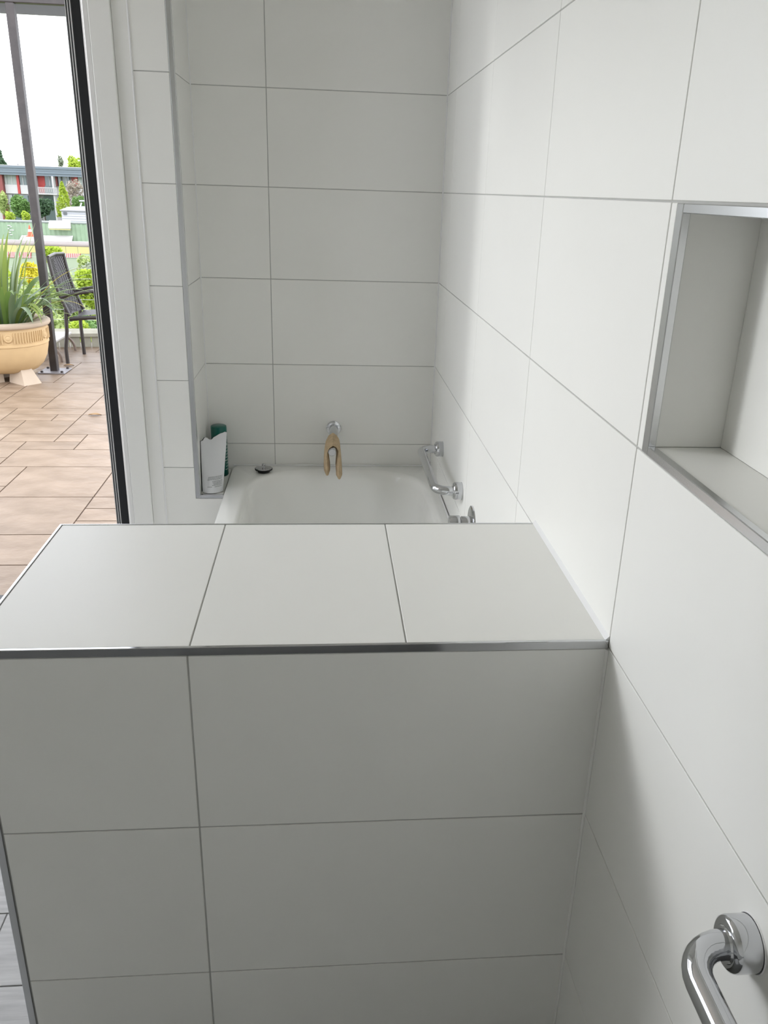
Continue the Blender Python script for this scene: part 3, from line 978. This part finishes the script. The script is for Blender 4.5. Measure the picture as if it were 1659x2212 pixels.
# container yard
YC = 88.0
def P(u, v, Y):
    return at(u, v, 1, Y)
GRN = mat('green_container', (0.38, 0.52, 0.35), 0.6, var=0.08, scale=0.6, ext=True)
ct = thing('shipping_container', 'long pale green corrugated container in the yard', 'container', (P(80, 520, YC).x, YC, GZ))
zt, zb_ = P(60, 478, YC).z, GZ
xl, xr = P(-60, 500, YC).x, P(215, 500, YC).x
m1 = MB()
n = 110
for i in range(n + 1):
    x = xl + (xr - xl) * i / n
    d = 0.05 if (i // 2) % 2 else 0.0
    m1.v += [(x, YC - d, zb_), (x, YC - d, zt - 0.12)]
for i in range(n):
    a = i * 2
    m1.f.append((a, a + 2, a + 3, a + 1))
m1.build('side_wall', GRN, ct, fix=False)
boxes('top_edge', mat('grey_green_edge', (0.28, 0.32, 0.29), 0.6, ext=True), ct, (xl, xr, YC - 0.08, YC + 2.4, zt - 0.12, zt))
m1 = MB()
rg_ = random.Random(5)
for (u, v, w) in ((20, 487, 6), (24, 490, 4), (19, 494, 3), (26, 497, 8), (22, 502, 5), (25, 507, 5)):
    p = P(u, v, YC)
    m1.box(p.x - w * 0.025, p.x + w * 0.025, YC - 0.09, YC - 0.055, p.z - 0.04, p.z + 0.04)
m1.build('painted_marks', mat('white_marks', (0.8, 0.8, 0.8), 0.7, ext=True), ct)['kind'] = 'stuff'
AWN = mat('white_awning', (0.82, 0.80, 0.76), 0.6, ext=True)
aw1 = thing('awning', 'white awning fixed high on the green container', 'awning', (P(130, 485, YC).x, YC - 0.5, P(130, 489, YC).z))
p0, p1 = P(104, 489, YC - 0.9), P(152, 490, YC - 0.9)
q0, q1 = P(106, 476, YC - 0.1), P(152, 477, YC - 0.1)
MB().quad(p0, p1, q1, q0).quad(p0, p1, p1 - Vector((0, 0, .18)), p0 - Vector((0, 0, .18))).quad(p1, q1, q1 - Vector((0, 0, .7)), p1 - Vector((0, 0, .18))).build('canopy', AWN, aw1)
boxes('valance', mat('yellow_trim', (0.65, 0.60, 0.28), 0.6, ext=True), aw1, (p0.x + 0.1, p1.x, YC - 0.95, YC - 0.9, p0.z - 0.3, p0.z - 0.2))
aw2 = thing('awning', 'broad white awning low on the green container', 'awning', (P(100, 515, YC).x, YC - 0.5, P(100, 520, YC).z))
p0, p1 = P(40, 521, YC - 1.4), P(155, 522, YC - 1.4)
q0, q1 = P(47, 508, YC - 0.1), P(158, 509, YC - 0.1)
MB().quad(p0, p1, q1, q0).quad(p0, p1, p1 - Vector((0, 0, .15)), p0 - Vector((0, 0, .15))).build('canopy', AWN, aw2)
for t_ in (0.02, 0.5, 0.98):
    q = p0.lerp(p1, t_)
    MB().tube([(q.x, q.y, GZ), (q.x, q.y, q.z)], 0.04, 8).build('post', AWN, aw2)
cn = thing('traffic_cone', 'orange traffic cone before the green container', 'cone', (P(66, 512, YC - 3).x, YC - 3, GZ))
pcn = P(66, 511, YC - 3)
ORG = mat('orange_plastic', (0.75, 0.14, 0.06), 0.5, ext=True)
MB().lathe([(0.42, 0.0), (0.42, 0.06), (0.27, 0.08), (0.16, 0.55), (0.04, 1.05), (0.0, 1.06)], 16, (pcn.x, YC - 3, pcn.z)).build('cone_body', ORG, cn, True)
MB().lathe([(0.19, 0.45), (0.145, 0.68)], 16, (pcn.x, YC - 3, pcn.z)).build('band', AWN, cn, True)
boxes('plinth', AWN, cn, (pcn.x - 0.6, pcn.x + 0.6, YC - 3.5, YC - 2.5, GZ, pcn.z))

# white site cabin
YS = 95.0
sh_ = thing('site_cabin', 'white weatherboard site cabin behind the container', 'cabin', (P(170, 500, YS).x, YS, GZ))
x0, x1 = P(134, 470, YS).x, P(230, 470, YS).x
zt2 = P(150, 456, YS).z
WB = mat('white_weatherboard', (0.70, 0.71, 0.76), 0.6, ext=True)
nb = 16
hb = (zt2 - (GZ)) / nb
for k in range(nb):
    z = GZ + k * hb
    m1 = MB()
    m1.add([(x0, YS, z + hb), (x1, YS, z + hb), (x1, YS - 0.06, z), (x0, YS - 0.06, z), (x0, YS + 0.1, z + hb), (x1, YS + 0.1, z + hb), (x1, YS + 0.1, z), (x0, YS + 0.1, z)],
           [(0, 1, 2, 3), (4, 7, 6, 5), (0, 4, 5, 1), (3, 2, 6, 7), (0, 3, 7, 4), (1, 5, 6, 2)])
    m1.build('board', WB, sh_)
m1 = MB().add([(x0 - 0.1, YS - 0.2, zt2), (x1, YS - 0.2, zt2 + 0.0), (x1, YS + 3, zt2 + 0.55), (x0 - 0.1, YS + 3, zt2 + 0.25),
               (x0 - 0.1, YS - 0.2, zt2 + 0.1), (x1, YS - 0.2, zt2 + 0.1), (x1, YS + 3, zt2 + 0.65), (x0 - 0.1, YS + 3, zt2 + 0.35)],
              [(0, 1, 2, 3), (4, 5, 6, 7), (0, 1, 5, 4), (1, 2, 6, 5), (2, 3, 7, 6), (3, 0, 4, 7)])
m1.build('roof', mat('cabin_roof', (0.45, 0.45, 0.47), 0.6, ext=True), sh_)
a, b = P(137, 458, YS), P(145, 464, YS)
boxes('vent', mat('grey_vent', (0.18, 0.19, 0.20), 0.6, ext=True), sh_, (a.x, b.x, YS - 0.12, YS - 0.02, b.z, a.z))
MB().tube([P(172, 452, YS + 2), P(176, 438, YS + 2)], 0.08, 8).build('mast', WB, sh_)
MB().tube([P(171, 434, YS + 2), P(182, 434, YS + 2)], 0.07, 8).build('aerial', WB, sh_)

# yellow hoarding with striped boards
YH = 66.0
ho = thing('hoarding', 'yellow site hoarding with red and white striped boards', 'hoarding', (P(100, 565, YH).x, YH, GZ))
YEL = mat('yellow_board', (0.80, 0.66, 0.28), 0.6, ext=True)
x0, x1 = P(-40, 545, YH).x, P(220, 545, YH).x
z1, z0 = P(100, 527, YH).z, P(100, 546, YH).z
for k in range(10):
    xa, xb = x0 + (x1 - x0) * k / 10, x0 + (x1 - x0) * (k + 1) / 10
    boxes('panel', YEL, ho, (xa + 0.02, xb - 0.02, YH, YH + 0.06, z0, z1))
for (ua, ub) in ((14, 66), (140, 172)):
    a, b = P(ua, 545, YH), P(ub, 545, YH)
    zc0, zc1 = P(ua, 556, YH).z, z0
    nst = int((ub - ua) / 4)
    for k in range(nst * 2):
        xa, xb = a.x + (b.x - a.x) * k / (nst * 2), a.x + (b.x - a.x) * (k + 1) / (nst * 2)
        m1 = MB().box(xa, xb, YH - 0.05, YH + 0.05, zc0, zc1)
        m1.v = [(v[0] + (0.06 if v[2] > (zc0 + zc1) / 2 else 0), v[1], v[2]) for v in m1.v]
        m1.build('stripe', mat('stripe_red', (0.62, 0.12, 0.12), 0.6, ext=True) if k % 2 else mat('stripe_white', (0.8, 0.75, 0.72), 0.6, ext=True), ho)
boxes('lower_panel', mat('pale_green_base', (0.50, 0.58, 0.42), 0.8, ext=True), ho, (x0, x1, YH + 0.02, YH + 0.1, GZ, z0))

# motel building
YM = 108.0
bd = thing('apartment_building', 'two-storey flat-roofed block with red panels and balcony', 'building', (P(80, 440, YM).x, YM, GZ))
RED = mat('red_panel', (0.60, 0.075, 0.065), 0.6, ext=True)
BRK = mat('red_brick', (0.33, 0.10, 0.09), 0.8, ext=True)
WHT = mat('white_render', (0.78, 0.77, 0.76), 0.7, ext=True)
GLS = mat('window_glass', (0.18, 0.24, 0.24), 0.12, ext=True)
GRY = mat('grey_fascia_metal', (0.22, 0.27, 0.31), 0.6, ext=True)
CUR = mat('pale_curtain', (0.50, 0.56, 0.52), 0.7, ext=True)
xl, xr = P(-120, 400, YM).x, P(330, 400, YM).x
zr1, zr0 = P(60, 359, YM).z, P(60, 379, YM).z
zw = P(60, 400, YM).z
zs = P(60, 419, YM).z
boxes('wall', WHT, bd, (xl, xr, YM + 0.3, YM + 8, GZ, zr0))
hstep = (zr1 - zr0) / 4
for k in range(4):
    boxes('fascia', GRY, bd, (xl - 0.5, xr + 0.5, YM - 0.9 - 0.05 * (k % 2) - 0.03 * k, YM + 8, zr0 + k * hstep, zr0 + (k + 1) * hstep - 0.02))
boxes('roof', WHT, bd, (xl - 0.5, xr + 0.5, YM - 0.6, YM + 8, zr1, zr1 + 0.06))
for (u0, u1) in ((28, 36), (40, 52)):
    a, b = P(u0, 355, YM + 3), P(u1, 352, YM + 3)
    boxes('roof_vent', WHT, bd, (a.x, b.x, YM + 3, YM + 4, zr1, b.z))
def pane(u0, u1, za, zb2, m_, nm, dy=0.0):
    a, b = P(u0, 390, YM), P(u1, 390, YM)
    return boxes(nm, m_, bd, (a.x, b.x, YM - 0.05 - dy, YM + 0.3, zb2, za))
for (u0, u1, m_, nm, dy) in ((0, 9, BRK, 'pier', 0.6), (10, 16, CUR, 'window', 0), (16.5, 36, CUR, 'window', 0), (37, 42, RED, 'pier', 0.15), (43, 57, GLS, 'window', 0),
                             (73, 77, RED, 'panel', 0.1), (82, 97, RED, 'door', 0.0), (97.5, 117, GLS, 'window', 0), (121, 124, BRK, 'pier', .1), (126, 132, GLS, 'window', 0),
                             (137, 150, GLS, 'window', 0), (155, 161, BRK, 'pier', 0.1), (161.5, 168, RED, 'panel', 0.1), (169, 190, CUR, 'window', 0), (192, 196, RED, 'pier', 0.1), (197, 215, GLS, 'window', 0),
                             (-20, -4, CUR, 'window', 0), (-50, -24, GLS, 'window', 0)):
    o = pane(u0, u1, zr0, zw, m_, nm, dy)
    if nm == 'window':
        a, b = P(u0, 390, YM), P(u1, 390, YM)
        xm_ = (a.x + b.x) / 2
        boxes('mullion', WHT, o, (xm_ - 0.03, xm_ + 0.03, YM - 0.12, YM - 0.05, zw, zr0))
pane(0, 9, zw, GZ, BRK, 'pier', 0.6)
pane(37, 42, zw, zs, RED, 'pier', 0.15)
pane(78, 81.5, zr0, GZ, WHT, 'column', 1.0)
pane(117.5, 120.5, zr0, GZ, WHT, 'column', 1.0)
for (u0, u1) in ((10, 36.5), (42.5, 77.5), (161, 230)):
    pane(u0, u1, zw, zs, WHT, 'spandrel', 0.05)
for (u0, u1) in ((14, 22), (24, 34), (45, 56), (90, 112), (165, 185)):
    pane(u0, u1, zs - 0.15, GZ + 0.4, GLS if u0 != 14 else CUR, 'window', 0.0)
# balcony with balusters
a, b = P(78, 404, YM - 1.2), P(122, 404, YM - 1.2)
zb3 = P(100, 418, YM - 1.2).z
bal = boxes('balcony', WHT, bd, (a.x, b.x, YM - 1.3, YM + 0.3, zb3 - 0.12, zb3))
boxes('handrail', WHT, bal, (a.x, b.x, YM - 1.3, YM - 1.22, a.z - 0.06, a.z))
for k in range(23):
    x = a.x + (b.x - a.x) * k / 22
    boxes('baluster', WHT, bal, (x - 0.02, x + 0.02, YM - 1.28, YM - 1.24, zb3, a.z - 0.05))
boxes('back_panel', RED, bd, (P(84, 410, YM).x, P(97, 410, YM).x, YM - 0.02, YM + 0.3, zs, zw))
boxes('back_panel', GLS, bd, (P(97.5, 410, YM).x, P(116, 410, YM).x, YM - 0.02, YM + 0.3, zs, zw))

# ------------------------------------------------------------------ trees and shrubs

def foliage(n, c, rad, size, seed, shape='ball'):
    rn = random.Random(seed)
    m1 = MB()
    lob = [(Vector((rn.uniform(-1, 1), rn.uniform(-1, 1), rn.uniform(-0.9, 1))) * 0.55, rn.uniform(0.35, 0.6)) for _ in range(9)]
    for _ in range(n):
        if shape == 'cone':
            h = rn.random() ** 1.3
            a = rn.uniform(0, 6.283)
            rr = (1 - h) ** 0.75 * (0.75 + 0.3 * rn.random()) * (0.85 + 0.25 * math.sin(a * 3 + h * 11))
            p = Vector((rr * math.cos(a), rr * math.sin(a), h * 2 - 1))
        else:
            l, lr = rn.choice(lob)
            d = Vector((rn.gauss(0, 1), rn.gauss(0, 1), rn.gauss(0, 1))).normalized()
            p = l + d * lr * rn.uniform(0.75, 1.05)
        p = Vector((c[0] + p.x * rad[0], c[1] + p.y * rad[1], c[2] + p.z * rad[2]))
        ax = Vector((rn.gauss(0, 1), rn.gauss(0, 1), rn.gauss(0, 0.7))).normalized()
        nb_ = Vector((rn.gauss(0, 1), rn.gauss(0, 1), rn.gauss(0, 1)))
        bx = ax.cross(nb_).normalized()
        s_ = size * rn.uniform(0.6, 1.3)
        m1.quad(p - ax * s_, p - bx * s_ * 0.45, p + ax * s_, p + bx * s_ * 0.45)
    return m1

FOL = {'dark': mat('foliage_dark', (0.083, 0.165, 0.075), 0.7, trans=0.15, ext=True), 'mid': mat('foliage_mid', (0.195, 0.360, 0.090), 0.7, trans=0.2, ext=True),
       'lime': mat('foliage_lime', (0.540, 0.690, 0.075), 0.7, trans=0.25, ext=True), 'yellow': mat('foliage_yellow', (0.900, 0.795, 0.060), 0.7, trans=0.2, ext=True),
       'grey': mat('foliage_greygreen', (0.360, 0.420, 0.285), 0.7, trans=0.15, ext=True), 'pale': mat('foliage_pale', (0.540, 0.660, 0.240), 0.7, trans=0.25, ext=True),
       'pinkish': mat('foliage_pinkish', (0.540, 0.465, 0.375), 0.7, trans=0.15, ext=True)}
BARK = mat('bark', (0.10, 0.075, 0.05), 0.9, ext=True)
cnt = [100]

def tree(name, label, cat, kind, u, v0, v1, Y, wpx, group=None, n=1400, shape='ball', ground=GZ, size=None):
    """a tree whose crown spans photo rows v0..v1 at column u, standing at depth Y"""
    a, b = P(u, v0, Y), P(u, v1, Y)
    hz = (a.z - b.z) / 2
    cz = (a.z + b.z) / 2
    hw_ = (P(u + wpx / 2, (v0 + v1) / 2, Y).x - P(u - wpx / 2, (v0 + v1) / 2, Y).x) / 2
    cnt[0] += 1
    t = thing(name, label, cat, (a.x, Y, ground), group)
    foliage(n, (a.x, Y, cz), (hw_, hw_, hz), size or hw_ * 0.10, cnt[0], shape).build('crown', FOL[kind], t, fix=False)
    MB().tube([(a.x, Y, ground - 0.05), (a.x + 0.03, Y, (ground + cz) / 2), (a.x, Y, cz)], [hw_ * 0.09, hw_ * 0.07, hw_ * 0.03], 8).build('trunk', BARK, t, True)
    return t

tree('conical_tree', 'bright lime conical tree before the red building', 'tree', 'lime', 133, 392, 468, 101, 40, n=2600, shape='cone', size=0.13)
tree('broad_tree', 'broad green tree below the white spandrels', 'tree', 'mid', 42, 412, 476, 100, 46, n=2600, size=0.16)
tree('dark_tree', 'dark green shrubby tree beside the conical tree', 'tree', 'dark', 92, 424, 474, 100, 44, n=2600, size=0.16)
tree('pink_tree', 'greyish pink tree behind the conical tree', 'tree', 'pinkish', 155, 385, 450, 104, 44, n=1500, size=0.13)
tree('bushy_tree', 'mid green bush over the site cabin roof', 'tree', 'mid', 165, 425, 465, 100, 34, n=1500, size=0.14)
tree('side_tree', 'yellow green tree beside the brick pier', 'tree', 'pale', 2, 410, 470, 100, 30, n=1600, size=0.15)
tree('flowering_bush', 'yellow flowering bush behind the container', 'bush', 'lime', 55, 455, 480, 92, 22, n=700, size=0.1)
tree('flowering_bush', 'small yellow bush at the container corner', 'bush', 'lime', 18, 455, 482, 92, 22, n=700, size=0.1)
tree('roof_tree', 'light green tree rising behind the flat roof', 'tree', 'lime', 158, 334, 372, 125, 34, n=1500, size=0.2)
tree('roof_tree', 'slim grey green tree behind the flat roof', 'tree', 'grey', 129, 338, 368, 125, 14, n=700, size=0.16)
tree('conifer', 'dark conifer standing tall behind the flat roof', 'conifer', 'dark', -14, 290, 400, 125, 44, n=2500, shape='cone', size=0.22)
tree('roof_tree', 'dark round tree behind the flat roof', 'tree', 'dark', 4, 342, 372, 122, 26, n=1200, size=0.18)
# garden below the railing
tree('garden_shrub', 'yellow flowering shrub below the handrail', 'shrub', 'yellow', 58, 566, 625, 16, 44, n=2200, ground=-4.8, size=0.05)
tree('garden_shrub', 'lime shrub beyond the patio chair', 'shrub', 'lime', 190, 585, 690, 14, 70, n=3200, ground=-4.8, size=0.05)
tree('garden_shrub', 'pale green shrub between post and chair', 'shrub', 'pale', 120, 590, 760, 13, 90, n=3600, ground=-4.7, size=0.05)
tree('garden_shrub', 'grey green shrub under the railing wires', 'shrub', 'grey', 200, 555, 640, 18, 60, n=2200, ground=-5, size=0.06)
tree('garden_shrub', 'dark leafy shrub low behind the timber edging', 'shrub', 'mid', 195, 660, 790, 11, 90, n=3200, ground=-4.6, size=0.045)
tree('garden_shrub', 'yellow topped shrub just under the handrail', 'shrub', 'lime', 112, 528, 575, 24, 50, n=1600, ground=-5.3, size=0.07)
tree('garden_shrub', 'pale leafy shrub behind the planter leaves', 'shrub', 'pale', 40, 600, 760, 14, 90, n=3200, ground=-4.8, size=0.05)
tree('garden_shrub', 'green shrub at the far side of planter', 'shrub', 'mid', -40, 560, 760, 13, 90, n=2600, ground=-4.7, size=0.05)

rs_ = random.Random(77)
words = ('between the far shrubs', )
spots = [(20, 600, 700, 17, 'pale', 'pale bush right of the planter leaves'), (75, 640, 780, 12, 'pale', 'pale bush standing behind the pergola post'), (150, 575, 660, 20, 'lime', 'lime bush seen over the chair back'),
         (180, 640, 740, 15, 'pale', 'pale bush beyond the chair armrest'), (235, 600, 760, 13, 'lime', 'lime bush hidden by the door jamb'), (100, 575, 640, 22, 'grey', 'grey bush far below the handrail'),
         (150, 690, 800, 9.9, 'lime', 'low lime bush behind the chair legs'), (10, 575, 640, 22, 'lime', 'lime bush far below the handrail'), (200, 540, 600, 24, 'pale', 'pale bush beyond the armrest, before the hoarding')]
for (u, v0, v1, Y, kd, lab) in spots:
    tree('garden_bush', lab, 'bush', kd, u, v0, v1, Y, 95 if Y < 18 else 75, n=3000, ground=-4.5 - (Y - 7.6) / 22.4 * 1.1 if Y < 30 else GZ, size=0.05)

bpy.context.view_layer.update()
